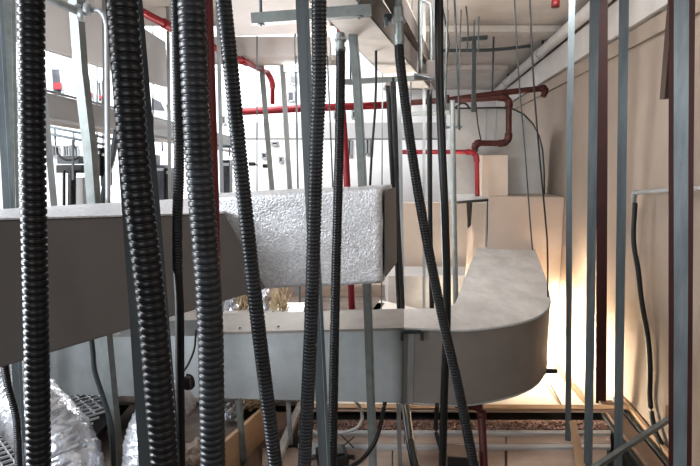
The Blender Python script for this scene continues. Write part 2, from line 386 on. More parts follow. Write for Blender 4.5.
pipe('red_pipe', [(236, 112, 6.2), (300, 108.5, 6.2), (402, 104.5, 6.2)], .042, 'far horizontal red pipe across the bright wall', 'red_bright')
# white pipe along slab/wall corner
yy0, yy1 = .6, 8.7
t = empty('white_pipe', (wx(yy0)-.085, yy0, 2.56), 'long white pipe along the corner of slab and right wall', 'pipe')
MB().tube([(wx(yy0)-.10, yy0, 2.56), (wx(yy1)-.10, yy1, 2.56)], .05, 18, False).build('pipe_run', 'whitepaint', t)
for y in (1.8, 3.3, 5.4, 7.4):
    MB().tube([(wx(y)-.10, y, 2.56), (wx(y+.05)-.10, y+.05, 2.56)], .058, 18, False).build('coupling', 'whitepaint', t)
    MB().bar((wx(y)-.10, y-.04, 2.56), (wx(y)-.10, y-.04, SLAB), .012, .03).build('hanger', 'galv_dark', t)
# galvanised pipes near the wall
t = pipe('steel_conduit', [(634, 203, 2.95), (634, 193, 2.95), (700, 188, 2.38), (735, 186, 2.15)], .012, 'pale horizontal steel conduit across the right wall with tee end', 'galv_light', rad=.02)
cable('black_cable', [(635, 203, 2.90), (633.5, 240, 2.88), (638, 270, 2.84), (641.5, 300, 2.80), (648, 340, 2.74), (650, 370, 2.70), (650, 400, 2.68), (655, 430, 2.58), (667, 456, 2.45)], 2.75, 5, 'black flexible cable hanging down the beige right wall', top=None, bot=None)
# clamp assembly upper left
t = empty('clamped_pipe', W(84, 12, 2.0), 'galvanised pipe with ring clamp and bend at the upper left', 'pipe')
MB().tube([W(20, -18, 1.85), W(50, -1, 1.9), W(80, 12, 2.0)], 3.6/F*2, 14).build('pipe_run', 'galv_light', t)
MB().tube([W(80, 12, 2.0), W(92, 10, 2.0), W(101, 12, 2.0), (W(106, 22, 2.0)), W(107, 40, 2.0), W(107.5, 130, 2.0), W(108, 205, 2.0)], 2.6/F*2, 14).build('bent_drop', 'galv_light', t)
for x, y, r in ((82, 14, 6.2), (87, 9, 5.8), (79, 8, 4.2)):
    c = W(x, y, 1.99)
    MB().tube([c + Vector((-.010, 0, 0)), c + Vector((.010, .004, -.004))], r/F*2, 16, False).build('ring_clamp', 'galv_light', t)
MB().tube([W(84, -50, 2.0), W(84, 8, 2.0)], .005, 8, False).build('hanger_rod', 'galv', t)
cable('vertical_conduit', [(452.5, 108, 3.6), (453.5, 180, 3.6), (456, 305, 3.6)], 3.6, 5.2, 'pale grey rigid conduit standing left of the duct bend', 'galv_green', top=1.9, bot=0, cat='pipe')
tag(MB().tube([W(421, 75, 2.9), W(420.5, 8, 2.9), W(422.5, 1.5, 2.9), W(427, 2.5, 2.9), W(430.5, 11, 2.9), W(431, 68, 2.9)], 1.5/F*2.9, 8).build('bent_conduit', 'galv_green'), 'thin steel conduit bent like a hook above the bracket box', 'pipe')

t = empty('pipe_valve', W(449, 108, 4.6), 'small brown valve with curled black lead under the upper red pipes', 'valve')
MB().box(W(448, 107, 4.6), (.085, .06, .07), bevel=.01).build('body', 'trunk_side', t)
MB().tube([W(448, 95, 4.6), W(448, 104, 4.6)], .012, 8, False).build('stem', 'red_dull', t)
MB().tube([W(455, 108, 4.58), W(461, 103.5, 4.58), W(466, 104, 4.58), W(470, 109, 4.58)], .008, 8).build('lead', 'black', t)
# threaded rods and wires
def rod(px, Y, w, label, m='galv_dark', top=SLAB, bot=None, name='threaded_rod', cat='rod'):
    return tag(MB().tube(line(px, Y, top, bot), w/2/F*Y, 8, True).build(name, m), label, cat)
rod([(419, 0), (419.5, 74)], 2.75, 2.4, 'dark threaded rod beside the hook-bent conduit')
rod([(454.5, 0), (458, 80), (459.5, 130)], 3.8, 2, 'thin rod right of the smooth black cable')
rod([(478.5, 32), (478, 52)], 4.5, 1.4, 'short rod stub right of the ceiling bracket', 'galv')
rod([(494.3, 13), (493, 60), (492, 97)], 4.95, 1.8, 'rod hanging down to the stepped red pipe', 'galv_dark')
rod([(514.5, 0), (519, 80), (524.5, 145), (530, 220), (532.5, 250)], 3.3, 1.4, 'thin wire slanting down to the duct bend top, left of the black one', 'galv_dark', name='wire', cat='wire')
rod([(530, 0), (533.5, 80), (539, 150), (545.5, 220), (547.5, 250), (548, 306)], 2.95, 1.7, 'thin black wire slanting down to the duct bend outer edge', 'black', name='wire', cat='wire')
rod([(466, 5), (468, 30), (467, 52)], 4.2, 1.4, 'short kinked wire left of the ceiling bracket', 'galv_dark', name='wire', cat='wire')
rod([(445, 20), (449, 42), (446.5, 60), (445, 80)], 3.9, 1.4, 'kinked dark wire right of the smooth black cable', 'black', name='wire', cat='wire')
rod([(475.5, 100), (478, 125), (481, 140)], 4.8, 1.3, 'short dark wire dangling over the grey riser', 'black', name='wire', cat='wire', top=1.94)
# ceiling bracket with channel
t = empty('ceiling_bracket', W(474, 38, 4.6), 'tee-topped steel channel hanging under the slab above the riser', 'bracket')
MB().bar(W(461, 39.5, 4.6), W(487, 37.5, 4.6), .04, .03).build('cross_bar', 'galv_dark', t)
MB().bar(W(474, 38, 4.58), W(473.5, 112, 4.58), .034, .03).build('drop_channel', 'galv_dark', t)
MB().bar(W(474, 38, 4.6), Vector((W(474, 38, 4.6).x, 4.6, SLAB)), .012, .012).build('hanger_rod', 'galv', t)
tag(MB().tube([W(443, 50.5, 4.6), W(490, 50, 4.6), W(530, 46, 4.6)], .014, 10).build('steel_conduit', 'galv_dark'), 'thin horizontal conduit just under the slab at upper right', 'pipe')
t = empty('sprinkler_head', W(555.5, 3, 2.9), 'small red and steel sprinkler head near the top edge', 'sprinkler')
c = W(555.5, 3, 2.9)
MB().tube([c + Vector((0, 0, .012)), (c.x, c.y, SLAB)], .014, 12, False).build('stem', 'red', t)
MB().tube([c + Vector((0, 0, -.022)), c + Vector((0, 0, .014))], .021, 12, False).build('cap', 'red', t)

# ------------------------------------------------------------------ trunking and trapeze hangers
TZ = 2.02
def uni(p0, p1, s, mat_, parent, name='channel'):
    t_ = s*.09
    prof = [(-s/2, -s/2), (-s/2, s/2), (-s*.2, s/2), (-s*.2, s*.35), (-s*.2-t_, s*.35), (-s*.2-t_, s/2-t_), (-s/2+t_, s/2-t_), (-s/2+t_, -s/2+t_),
            (s/2-t_, -s/2+t_), (s/2-t_, s/2-t_), (s*.2+t_, s/2-t_), (s*.2+t_, s*.35), (s*.2, s*.35), (s*.2, s/2), (s/2, s/2), (s/2, -s/2)]
    return MB().sweep([p0, p1], prof, (0, 0, 1)).build(name, mat_, parent)
t = empty('cable_trunking', Z(368, 15, TZ), 'long cream cable trunking with brown sides running away under the slab', 'trunking')
nl, nr = Z(297, -10, TZ), Z(350, -10, TZ); fl, fr = Z(396, 88, TZ), Z(430, 88, TZ)
nl = Z(318, 10, TZ); nr = Z(365, 10, TZ); 
dl = (fl - nl).normalized(); dr = (fr - nr).normalized()
nl2 = nl - dl*1.0; nr2 = nr - dr*1.0
h = .11
MB().hexa([nl2, nr2, fr, fl] + [p + Vector((0, 0, .004)) for p in (nl2, nr2, fr, fl)]).build('bottom_plate', 'trunk', t)
for a, b, sx in ((nl2, fl, 1), (nr2, fr, -1)):
    o = Vector((.004*sx, 0, 0))
    MB().hexa([a, a + o, b + o, b] + [p + Vector((0, 0, h)) for p in (a, a + o, b + o, b)]).build('side_plate', 'trunk_side', t)
MB().hexa([p + Vector((0, 0, h)) for p in (nl2, nr2, fr, fl)] + [p + Vector((0, 0, h + .004)) for p in (nl2, nr2, fr, fl)]).build('lid', 'trunk_side', t)
# second narrower trunk to the right
t = empty('cable_trunking', Z(420, 70, 2.12), 'narrow brown trunking just right of the cream one, near the slanting conduit', 'trunking')
a0, a1, b0, b1 = Z(385, 2, 2.15), Z(396, 2, 2.15), Z(436, 92, 2.15), Z(443, 92, 2.15)
d0 = (b0-a0).normalized(); a0 = a0 - d0*.5; a1 = a1 - d0*.5
MB().hexa([a0, a1, b1, b0] + [p + Vector((0, 0, .09)) for p in (a0, a1, b1, b0)]).build('body', 'trunk_side', t)
MB().hexa([p + Vector((0, 0, .09)) for p in (a0, a1, b1, b0)] + [p + Vector((0, 0, .098)) for p in (a0, a1, b1, b0)]).build('lid', 'trunk', t)
# trapeze 1
def trapeze(p0, p1, s, label, rods, m='galv_green'):
    t = empty('trapeze_hanger', (p0+p1)/2, label, 'bracket')
    uni(p0, p1, s, m, t)
    for u in rods:
        c = p0.lerp(p1, u)
        MB().tube([c - Vector((0, 0, s*.7)), Vector((c.x, c.y, SLAB))], .005, 8, False).build('threaded_rod', 'galv', t)
        MB().tube([c - Vector((0, 0, s*.62)), c - Vector((0, 0, s*.5))], .012, 6, False).build('nut', 'galv_light', t)
    return t
trapeze(W(252, 19.5, 1.80), W(371, 10.5, 1.80), .034, 'grey steel channel hanger below the near end of the cream trunking', (.075, .90))
trapeze(W(325, 3.5, 2.02), W(372, 0, 2.02), .03, 'shorter steel channel close behind the near hanger at the top edge', (.1,))
trapeze(W(345, 82, 3.0), W(437, 77, 3.0), .028, 'grey steel channel hanger under the middle of the trunking', (.06, .95))
trapeze(W(406, 114, 3.6), W(449, 112.5, 3.6), .026, 'small steel channel hanger beneath the trunking far end', (.1, .9))
trapeze(W(441, 127.5, 4.3), W(462, 127, 4.3), .02, 'smallest steel channel hanger left of the grey riser', (.2, .8), 'galv')
t = empty('bracket_box', W(431, 72, 2.75), 'brown steel box bracket at the trunking end', 'bracket')
MB().box(W(431, 70, 2.75), (.05, .05, .09), bevel=.005).build('box', 'trunk_side', t)
MB().box(W(421, 77, 2.72), (.07, .03, .03), bevel=.004).build('clamp', 'trunk_side', t)
MB().tube([W(414, 74, 2.70), W(436, 80, 2.70)], .006, 8, False).build('bolt', 'galv', t)
t = empty('beam_clamp', W(386, 18, 1.95), 'small steel beam clamp beside the metal connector at the top', 'bracket')
MB().box(W(388, 18, 1.97), (.03, .03, .024), bevel=.003).build('jaw', 'galv_dark', t)
MB().box(W(386, 22, 1.96), (.012, .02, .03), bevel=.003).build('plate', 'galv', t)

# soffit ducts above left centre
def wbox(x0, x1, y0, y1, Y, dep, name, m, label, cat, kind=None, bev=.004, parent=None):
    a, b = W(x0, y1, Y), W(x1, y1, Y); c, d = W(x0, y0, Y), W(x1, y0, Y)
    o = Vector((0, dep, 0))
    mb = MB(); mb.hexa([a, b, b + o, a + o, c, d, d + o, c + o], bev)
    ob = mb.build(name, m, parent)
    if label: tag(ob, label, cat)
    return ob
q = [Z(232, 36.5, 2.42), Z(330, 32.5, 2.42), Z(330, -160, 2.42), Z(180, -160, 2.42)]
tag(MB().hexa(q + [p + Vector((0, 0, .24)) for p in q], .004).build('flat_duct', 'soffit'), 'wide flat grey duct whose underside fills the top left of centre', 'duct')
wbox(200, 330, 36.5, 56, 4.6, .4, 'cross_duct', 'soffit', 'pale cross duct behind the flat duct, above the glaring lamp', 'duct')
wbox(243, 340, 55, 60, 5.1, .3, 'lamp_shelf', 'whitepaint', 'thin pale shelf under the cross duct', 'shelf')

# big pale duct, upper left
q0 = W(-20, 28, 2.6); q1 = W(168, 87, 5.2)
t_ = W(-20, -130, 2.6); t1 = W(168, 30, 5.2)
o = Vector((-.05, 0, 0))
tag(MB().hexa([q0, q1, q1 + o, q0 + o, Vector((q0.x, q0.y, 2.62)), Vector((q1.x, q1.y, 2.62)), Vector((q1.x, q1.y, 2.62)) + o, Vector((q0.x, q0.y, 2.62)) + o], .004).build('large_duct', 'whiteduct'), 'big pale rectangular duct receding along the upper left', 'duct')

# ------------------------------------------------------------------ foil wrapped duct (left + box)
t = empty('foil_wrapped_duct', W(300, 240, 1.9), 'foil-wrapped rectangular duct with shaded left run and bright textured end box', 'duct')
fTL, fTR, fBR, fBL = W(-90, 223, 1.22), W(224, 214, 1.84), W(266, 289, 1.84), W(-90, 395, 1.22)
_n = (fTR - fTL).cross(fBR - fTL)
_c = Vector((0, 0, CZ)); _d = fBL - _c; fBL = _c + _d * ((fTL - _c).dot(_n) / _d.dot(_n))
bTL, bTR, bBR, bBL = [p + Vector((-.12, .42, 0)) for p in (fTL, fTR, fBR, fBL)]
bTR.z = bTL.z = (fTL.z + fTR.z)/2 + .0
MB().hexa([fBL, fBR, bBR, bBL, fTL, fTR, bTR, bTL], .006).build('tapered_run', 'foil_shaded', t)
up = Vector((0, 0, .006)); dn = Vector((0, 0, .001)); fo = Vector((0, -.004, 0))
MB().hexa([fTL+dn+fo, fTR+dn+fo, bTR+dn, bTL+dn, fTL+up+fo, fTR+up+fo, bTR+up*2, bTL+up*2]).build('foil_top', 'foil', t)
bx0 = [W(214, 290, 1.88), W(382, 283, 1.82), W(393, 269, 2.10), W(222, 274, 2.18)]
bx1 = [W(206, 198, 1.88), W(382, 188, 1.82), W(392, 187, 2.10), W(215, 194, 2.18)]
for i in (2, 3): bx0[i].z = bx0[1 if i == 2 else 0].z; bx1[i].z = bx1[1 if i == 2 else 0].z
mb = MB(); mb.hexa(bx0 + bx1)
bmesh.ops.subdivide_edges(mb.bm, edges=mb.bm.edges[:], cuts=24, use_grid_fill=True)
for v in mb.bm.verts:
    n_ = noise.noise_vector(v.co*9)*.005 + noise.noise_vector(v.co*30)*.0022
    v.co += n_
for f in mb.bm.faces: f.smooth = True
mb.build('foil_box', 'foil', t)
e0, e1 = bx0[1], bx0[2]; ed = Vector((.010, 0, 0))
MB().hexa([e0+ed+Vector((0, .015, .02)), e0+ed*1.6+Vector((0, .015, .02)), e1+ed*1.6+Vector((0, 0, .02)), e1+ed+Vector((0, 0, .02)),
           bx1[1]+ed+Vector((0, .015, -.012)), bx1[1]+ed*1.6+Vector((0, .015, -.012)), bx1[2]+ed*1.6+Vector((0, 0, -.012)), bx1[2]+ed+Vector((0, 0, -.012))]).build('end_plate', 'foil_shaded', t)  # dark sheet over the box end, shade put into its colour

# ------------------------------------------------------------------ lower rounded duct
ZT = W(400, 328, 2.40).z
ZB = W(400, 402.5, 2.40).z
t = empty('curved_duct', W(450, 360, 2.5), 'long grey duct with a rounded bend turning away beside the bright gap', 'duct')
def pz(l): return [Z(x, y, ZT).xy for x, y in l]
front = [(50, 338), (93, 336), (230, 331), (404, 328.5)]
back = [(404, 309.5), (230, 313), (93, 320), (50, 323)]
zr = Z(404, 328.5, ZT); zk = Z(404, 309.5, ZT)
aT, aB = W(40, 337, 2.86), W(40, 394, 2.86)
bT = Vector((zr.x, zr.y, ZT)); bB = Vector((zr.x, zr.y, ZB)); cT = Vector((zk.x, zk.y, ZT)); cB = Vector((zk.x, zk.y, ZB))
dT = aT + Vector((0, .34, 0)); dB = Vector((dT.x, dT.y, aB.z))
MB().hexa([aB, bB, cB, dB, aT, bT, cT, dT], .003).build('straight_section', 'duct', t)
u_ = Vector((0, 0, .005)); v_ = Vector((0, -.004, 0)); w_ = Vector((0, 0, -.008))
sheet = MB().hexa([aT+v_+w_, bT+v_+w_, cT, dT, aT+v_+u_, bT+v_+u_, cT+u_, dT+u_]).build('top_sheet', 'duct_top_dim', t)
outer = spline([Vector((*p, 0)) for p in pz([(404, 328.5), (440, 330), (468, 330.5), (499, 327), (524, 322), (541, 315), (549.5, 305), (549, 294), (543, 272), (534, 247)])], 5)
inner = spline([Vector((*p, 0)) for p in pz([(477, 248), (466, 275), (458.5, 296), (453, 306), (440, 309), (404, 309.5)])], 4)
poly = [(p.x, p.y) for p in outer + inner]
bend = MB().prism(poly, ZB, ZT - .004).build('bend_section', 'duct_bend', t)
c = sum((Vector((*p, 0)) for p in poly), Vector())/len(poly)
mb = MB(); mb.prism(poly, ZT - .003, ZT + .005)
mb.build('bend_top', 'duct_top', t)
# rim seam around the bend
rim = [Vector((p.x, p.y - .004 if p.y < 2.9 else p.y, ZT - .002)) for p in outer]
MB().tube(rim, .0045, 6, False).build('seam', 'duct', bend)
rim = [Vector((p.x, p.y, ZB + .002)) for p in outer]
MB().tube(rim, .0045, 6, False).build('seam', 'duct', bend)
# joint flange
j0, j1 = W(404, 366, 2.385), W(413, 366, 2.385)
for x, w, m in ((403, .006, 'galv'), (411, .028, 'galv_light'), (421, .010, 'galv')):
    p = W(x, 330, 2.39); pb = W(x, 403, 2.39); pb.x = p.x
    MB().box(((p.x), p.y - .004, (ZT + ZB)/2), (w, .008, ZT - ZB - .004)).build('joint_strip', m, t)
p = W(411, 329, 2.385)
MB().box((p.x, p.y - .008, ZT - .01), (.09, .012, .018), bevel=.002).build('drive_cleat', 'galv_dark', t)
for x in (402, 422):
    p = W(x, 333, 2.38); MB().box((p.x, p.y - .012, ZT - .028), (.014, .014, .045), bevel=.002).build('corner_clip', 'galv_dark', t)
# rivets on the top strip
for x, y in ((238, 320), (270, 324), (283, 321), (310, 323)):
    c = aT.lerp(bT, (x - 40)/364*.93) + Vector((0, .10 + (y - 320)*-.012, .006)); MB().tube([c, c + Vector((0, 0, .004))], .006, 8, False).build('rivet', 'black', sheet)
# small bracket right of bend
p = W(549, 371, 2.8)
MB().bar(p + Vector((-.02, 0, 0)), p + Vector((.045, 0, 0)), .02, .022).build('support_tab', 'galv_dark', t)
# hanger strap at left with flange
tag(MB().hexa([W(120, 336, 1.9), W(200, 336, 2.05), W(200, 336, 2.1), W(120, 336, 1.95), W(120, 322, 1.9), W(200, 320, 2.05), W(200, 320, 2.1), W(120, 322, 1.95)]).build('support_rail', 'duct'), 'grey horizontal rail crossing behind the second thick conduit below the shaded duct', 'rail')
tag(MB().tube([W(196, 330, 2.0), W(194, 350, 2.0), W(186, 368, 2.0), W(178, 376, 2.0)], .004, 8).build('thin_wire', 'black'), 'thin wire hooked under the grey rail', 'wire')
tag(MB().tube([W(186, 376, 1.45), W(191, 378, 1.45), W(192, 386, 1.45), W(186, 388, 1.45)], .008, 8).build('wire_loop', 'black'), 'small black loop right of the second thick conduit', 'wire')

# ------------------------------------------------------------------ crinkled foil flexible ducts
def foil_tube(px, r, label, seed):
    pts = spline([W(x, y, Y) for x, y, Y in px], 26)
    mb = MB(); rings = []; S = 48
    for i, p in enumerate(pts):
        a, b = mb.frame(pts[min(i+1, len(pts)-1)] - pts[max(i-1, 0)], (0, 1, 0))
        ring = []
        for k in range(S):
            an = 2*math.pi*k/S
            d = a*math.cos(an) + b*math.sin(an)
            q = p + d*r
            rr = r*(1 + .05*noise.noise(Vector((i*.55 + .6*math.sin(an*3), an*.9, seed))) + .045*noise.noise(q*22) + .05*noise.noise(Vector((i*1.3, an*2.2, seed + 5))))
            ring.append(p + d*rr)
        rings.append(ring)
    mb.quadgrid(rings)
    return tag(mb.build('flexible_foil_duct', 'tubefoil'), label, 'duct')
foil_tube([(-60, 380, 2.0), (-20, 380, 2.0), (10, 393, 2.0), (39, 419, 1.95), (63, 452, 1.9), (72, 494, 1.85), (70, 560, 1.85), (68, 640, 1.85)], .126, 'large crinkled silver foil flexible duct curving down at bottom left', 3)
foil_tube([(176, 398, 2.1), (160, 415, 2.0), (150, 440, 1.95), (147, 480, 1.9), (146, 560, 1.9), (146, 620, 1.9)], .095, 'smaller silver foil duct behind the second thick conduit at the bottom', 9)

# ------------------------------------------------------------------ floor level (ceiling boards seen from above)
def flat(pxs, z, th, name, m, label, cat, bev=0):
    q = [Z(x, y, z) for x, y in pxs]
    mb = MB(); mb.hexa([p - Vector((0, 0, th)) for p in q] + q, bev)
    ob = mb.build(name, m)
    return tag(ob, label, cat) if label else struct(ob)
# far lit panel, split by seams
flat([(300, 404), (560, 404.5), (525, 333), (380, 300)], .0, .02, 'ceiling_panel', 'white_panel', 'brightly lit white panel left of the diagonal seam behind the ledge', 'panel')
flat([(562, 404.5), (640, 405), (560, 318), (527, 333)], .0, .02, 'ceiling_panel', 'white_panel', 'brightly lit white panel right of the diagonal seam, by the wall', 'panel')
flat([(585, 405), (591, 405), (527, 331), (523, 332)], .018, .015, 'seam_strip', 'wood', 'narrow tan strip running diagonally over the lit panels', 'strip')
flat([(557.5, 403), (560, 403), (545.5, 382), (544, 382)], .002, .002, 'seam_strip', 'wood', 'faint short tan strip on the lit panel near the duct bottom', 'strip')
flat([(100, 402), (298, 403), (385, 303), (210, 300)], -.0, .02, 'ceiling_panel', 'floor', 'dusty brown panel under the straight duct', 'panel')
# ledge
flat([(300, 407.5), (632, 409), (629, 405), (300, 403.5)], .045, .006, 'ledge_board', 'wood', 'long tan timber ledge edging the lit panels', 'ledge')
flat([(300, 411), (622, 412), (624, 409.5), (300, 408)], .035, .006, 'ledge_strip', 'plank', 'pale strip along the near side of the timber ledge', 'ledge')
q = [Z(300, 421, -.08), Z(614, 421, -.08), Z(620, 411, -.08), Z(300, 411, -.08)]
tag(MB().hexa([p - Vector((0, 0, .05)) for p in q] + q).build('recess_shade', 'black'), 'black slab painted as the shade in the recess between ledge and rubble strip', 'gap')  # slab coloured black to paint the shade inside the recess
# rubble
q2 = [Z(298, 431, -.03), Z(612, 431, -.03), Z(613, 420, -.03), Z(298, 419.5, -.03)]
tag(MB().hexa([p - Vector((0, 0, .02)) for p in q2] + q2).build('rubble_bed', 'stone'), 'bed under the brown rubble between ledge and boards', 'bed')
mb = MB()
for i in range(900):
    px = random.uniform(300, 610); py = random.uniform(422.5, 430)
    c = Z(px, py, -.025); r = random.uniform(.004, .010)
    mm = Matrix.Rotation(random.uniform(0, 6), 3, random.choice('XYZ')) @ Matrix.Rotation(random.uniform(0, 6), 3, 'Z')
    mb.box(c + Vector((0, 0, r*.3)), (r*2, r*1.5, r*1.2), mtx=mm)
tag(mb.build('rubble', 'stone'), 'strip of reddish brown rubble behind the boards', 'rubble', kind='stuff')
# boards and strips
for (x0, x1, ya, yb, lb) in ((300, 404, 433.5, 443.5, 'back row pale board left of centre under the duct'), (405, 505.5, 433.5, 443.5, 'back row pale board between the stud and the joint'), (507, 611, 433.5, 443.5, 'back row pale board right of the joint')):
    flat([(x0, yb), (x1, yb), (x1 - (0 if x1 < 600 else 1), ya), (x0, ya)], -.0, .02, 'ceiling_board', 'plank', lb, 'board', .003)
for (x0, x1, lb) in ((262, 392, 'front row brown board left under the black junction box'), (393, 505, 'front row brown board around the red pipe foot'), (507, 607, 'front row brown board with diagonal brace on it')):
    flat([(x0, 520), (x1, 520), (x1, 447.5), (x0, 447.5)], -.0, .02, 'ceiling_board', 'plank', lb, 'board', .003)
for ya, yb, lb in ((430, 433.3, 'steel strip between rubble and back row boards'), (443.8, 447.2, 'steel strip between the two rows of boards')):
    flat([(298, yb), (611, yb), (611, ya), (298, ya)], .014, .02, 'steel_strip', 'grey_band', lb, 'strip', .003)
# right sloped hatch side
def track(o0, o1, y0, y1, z0, z1, name, m, label, cat):
    q = []
    for z in (z0, z1):
        for o_, y in ((o1, y0), (o0, y0), (o0, y1), (o1, y1)):
            q.append((wx(y) - o_, y, z))
    tag(MB().hexa(q, .002).build(name, m), label, cat)
track(.012, .035, 1.7, 3.10, -.14, .05, 'side_track', 'wood', 'tan edge track running along the foot of the right wall', 'track')
track(.045, .065, 1.7, 3.08, -.14, .03, 'side_track', 'galv_dark', 'dark steel track beside the tan one at the wall foot', 'track')
track(.075, .16, 1.7, 3.06, -.14, .02, 'side_board', 'plank_brown', 'brown board running toward the camera beside the right wall', 'board')
track(.165, .185, 1.7, 3.04, -.14, .0, 'side_track', 'galv_dark', 'dark steel track left of the brown side board', 'track')
# diagonal angle bottom right
t = empty('diagonal_brace', W(630, 445, 2.1), 'steel angle slanting up to the right at the bottom right', 'brace')
MB().bar(W(585, 474, 2.1), W(669, 419, 2.3), .022, .02).build('angle', 'galv_green', t)
MB().box(W(668, 414, 2.31), (.03, .008, .09), bevel=.002).build('end_plate', 'wood', t)
tag(MB().hexa([W(577, 472, 2.2), W(587, 472, 2.2), W(587, 472, 2.25), W(577, 472, 2.25), W(569, 421, 2.58), W(576, 420, 2.58), W(576, 420, 2.62), W(569, 421, 2.62)]).build('timber_brace', 'wood'), 'pale timber brace leaning at the foot of the thinnest stud', 'brace')
# left boards
a, b = Z(206, 455, .16), Z(261, 407, .16)
o = Vector((.03, .02, 0)); 
MB_ = MB().hexa([Vector((a.x, a.y, -.1)), Vector((a.x, a.y, -.1)) + o, Vector((b.x, b.y, -.1)) + o, Vector((b.x, b.y, -.1)), a, a + o, b + o, b], .002)
tag(MB_.build('tan_board', 'wood'), 'tan board standing on edge behind the grey upright at lower left', 'board')
flat([(262, 480), (272, 480), (303, 402), (298, 401)], .05, .04, 'pale_channel', 'whitepaint', 'pale channel lying diagonally left of the boards', 'channel', .003)
flat([(228, 500), (258, 500), (296, 412), (270, 412)], -.02, .03, 'brown_sheet', 'plank_brown', 'brown sheet between tan board and pale channel', 'sheet')
flat([(120, 470), (222, 470), (245, 405), (140, 405)], -.03, .03, 'dusty_sheet', 'floor', 'dusty grey brown sheet under the thick conduits', 'sheet')
# black junction box
t = empty('junction_box', Z(333, 458, .05), 'black junction box with lid on the boards under the duct', 'box')
c = Z(332, 459, .03)
MB().box(c + Vector((0, 0, .01)), (.15, .12, .06), rz=.2, bevel=.008).build('body', 'black', t)
MB().box(c + Vector((0, 0, .045)), (.11, .09, .012), rz=.2, bevel=.004).build('lid', 'cable', t)
MB().tube([c + Vector((.07, -.01, .02)), c + Vector((.11, -.02, .02))], .012, 10, False).build('gland', 'cable', t)
tag(MB().box(Z(318, 449, .02), (.16, .10, .02), rz=.5, bevel=.003).build('grey_tray', 'duct'), 'small grey tray behind the black junction box', 'tray')
t = empty('ballast_box', Z(458, 455, .05), 'dark brown block left of the dark red pipe on the boards', 'box')
c = Z(458, 462, .06)
MB().box(c, (.10, .10, .11), rz=-.15, bevel=.006).build('body', 'black', t)
MB().box(c + Vector((0, 0, .058)), (.105, .105, .006), rz=-.15, bevel=.002).build('lid', 'plank_brown', t)
# crossed wires on boards
tag(MB().tube([Z(341, 435, .03), Z(348, 442, .05), Z(354, 448, .03)], .0035, 6).build('tie_wire', 'black'), 'black tie wire crossed over another on the boards', 'wire')
tag(MB().tube([Z(354, 437, .03), Z(348, 442, .04), Z(342, 447, .03)], .003, 6).build('tie_wire', 'black'), 'thinner tie wire crossing beneath the black one', 'wire')
# debris
def crumple(c, r, name, m, label, n=26, seed=1, sz=(1, 1, .6)):
    mb = MB(); rnd = random.Random(seed)
    bmesh.ops.create_icosphere(mb.bm, subdivisions=3, radius=r)
    for v in mb.bm.verts:
        nn = noise.noise(v.co*(1.6/r) + Vector((seed*3.1, 0, 0)))*.55 + noise.noise(v.co*(4/r))*.35
        v.co *= (1 + nn); v.co = Vector((v.co.x*sz[0], v.co.y*sz[1], v.co.z*sz[2])) + c
    return tag(mb.build(name, m), label, 'debris')
crumple(Z(194, 452, .06) , .075, 'crumpled_paper', 'paper', 'crumpled brownish paper right of the second thick conduit', seed=4, sz=(.8, .8, .7))
crumple(Z(229, 412, .06), .07, 'crumpled_foil', 'tubefoil', 'crumpled silver foil scrap behind the tan board', seed=6)
crumple(Z(251, 404, .05), .05, 'crumpled_scrap', 'straw', 'small tan crumpled scrap at the top of the tan board', seed=8)
for px, s, lb, mm in ((246, 5, 'straw-coloured tuft left in the gap between foil duct and lower duct', 'straw'), (279, 9, 'straw-coloured tuft right in the gap between foil duct and lower duct', 'straw'), (262, 7, 'silver crumpled scrap between the two straw tufts', 'tubefoil'), (233, 3, 'silver scrap left of the straw tufts', 'tubefoil')):
    c = W(px, 303, 3.22)
    if mm == 'straw':
        mb = MB(); rnd = random.Random(s)
        for k in range(60):
            p0 = c + Vector((rnd.uniform(-.05, .05), rnd.uniform(-.05, .05), rnd.uniform(-.08, -.0)))
            p1 = p0 + Vector((rnd.uniform(-.04, .04), rnd.uniform(-.04, .04), rnd.uniform(.04, .15)))
            mb.bar(p0, p1, .008, .003)
        tag(mb.build('straw_tuft', 'straw'), lb, 'debris', kind='stuff')
    else:
        crumple(c + Vector((0, 0, .0)), .075, 'foil_scrap', mm, lb, seed=s, sz=(.7, .7, 1.1))
tag(MB().box((W(262, 330, 3.1).x, 3.22, .28), (.5, .3, .56), bevel=.01).build('low_plinth', 'whitepaint'), 'low plinth behind the straight duct carrying the scraps', 'plinth')

# expanded metal mesh
mb = MB()
A = Z(-25, 470, .02); B = Z(135, 386, .02)
x0, x1, y0, y1 = A.x - .25, B.x, A.y - .2, B.y
dx, dy = .075, .036
nx = int((x1-x0)/dx); ny = int((y1-y0)/dy)
for i in range(nx):
    for j in range(ny):
        cx, cy = x0 + i*dx + (dx/2 if j % 2 else 0), y0 + j*dy
        mb.bar((cx, cy, .02), (cx + dx/2, cy + dy, .02), .006, .012)
        mb.bar((cx, cy, .02), (cx - dx/2, cy + dy, .02), .006, .012)
tag(mb.build('expanded_metal_mesh', 'meshm'), 'expanded metal mesh sheet under the large foil duct at bottom left', 'mesh')
tag(MB().box(((x0+x1)/2, (y0+y1)/2, -.05), (x1-x0, y1-y0, .04)).build('mesh_tray', 'black'), 'black tray under the expanded metal mesh', 'tray')

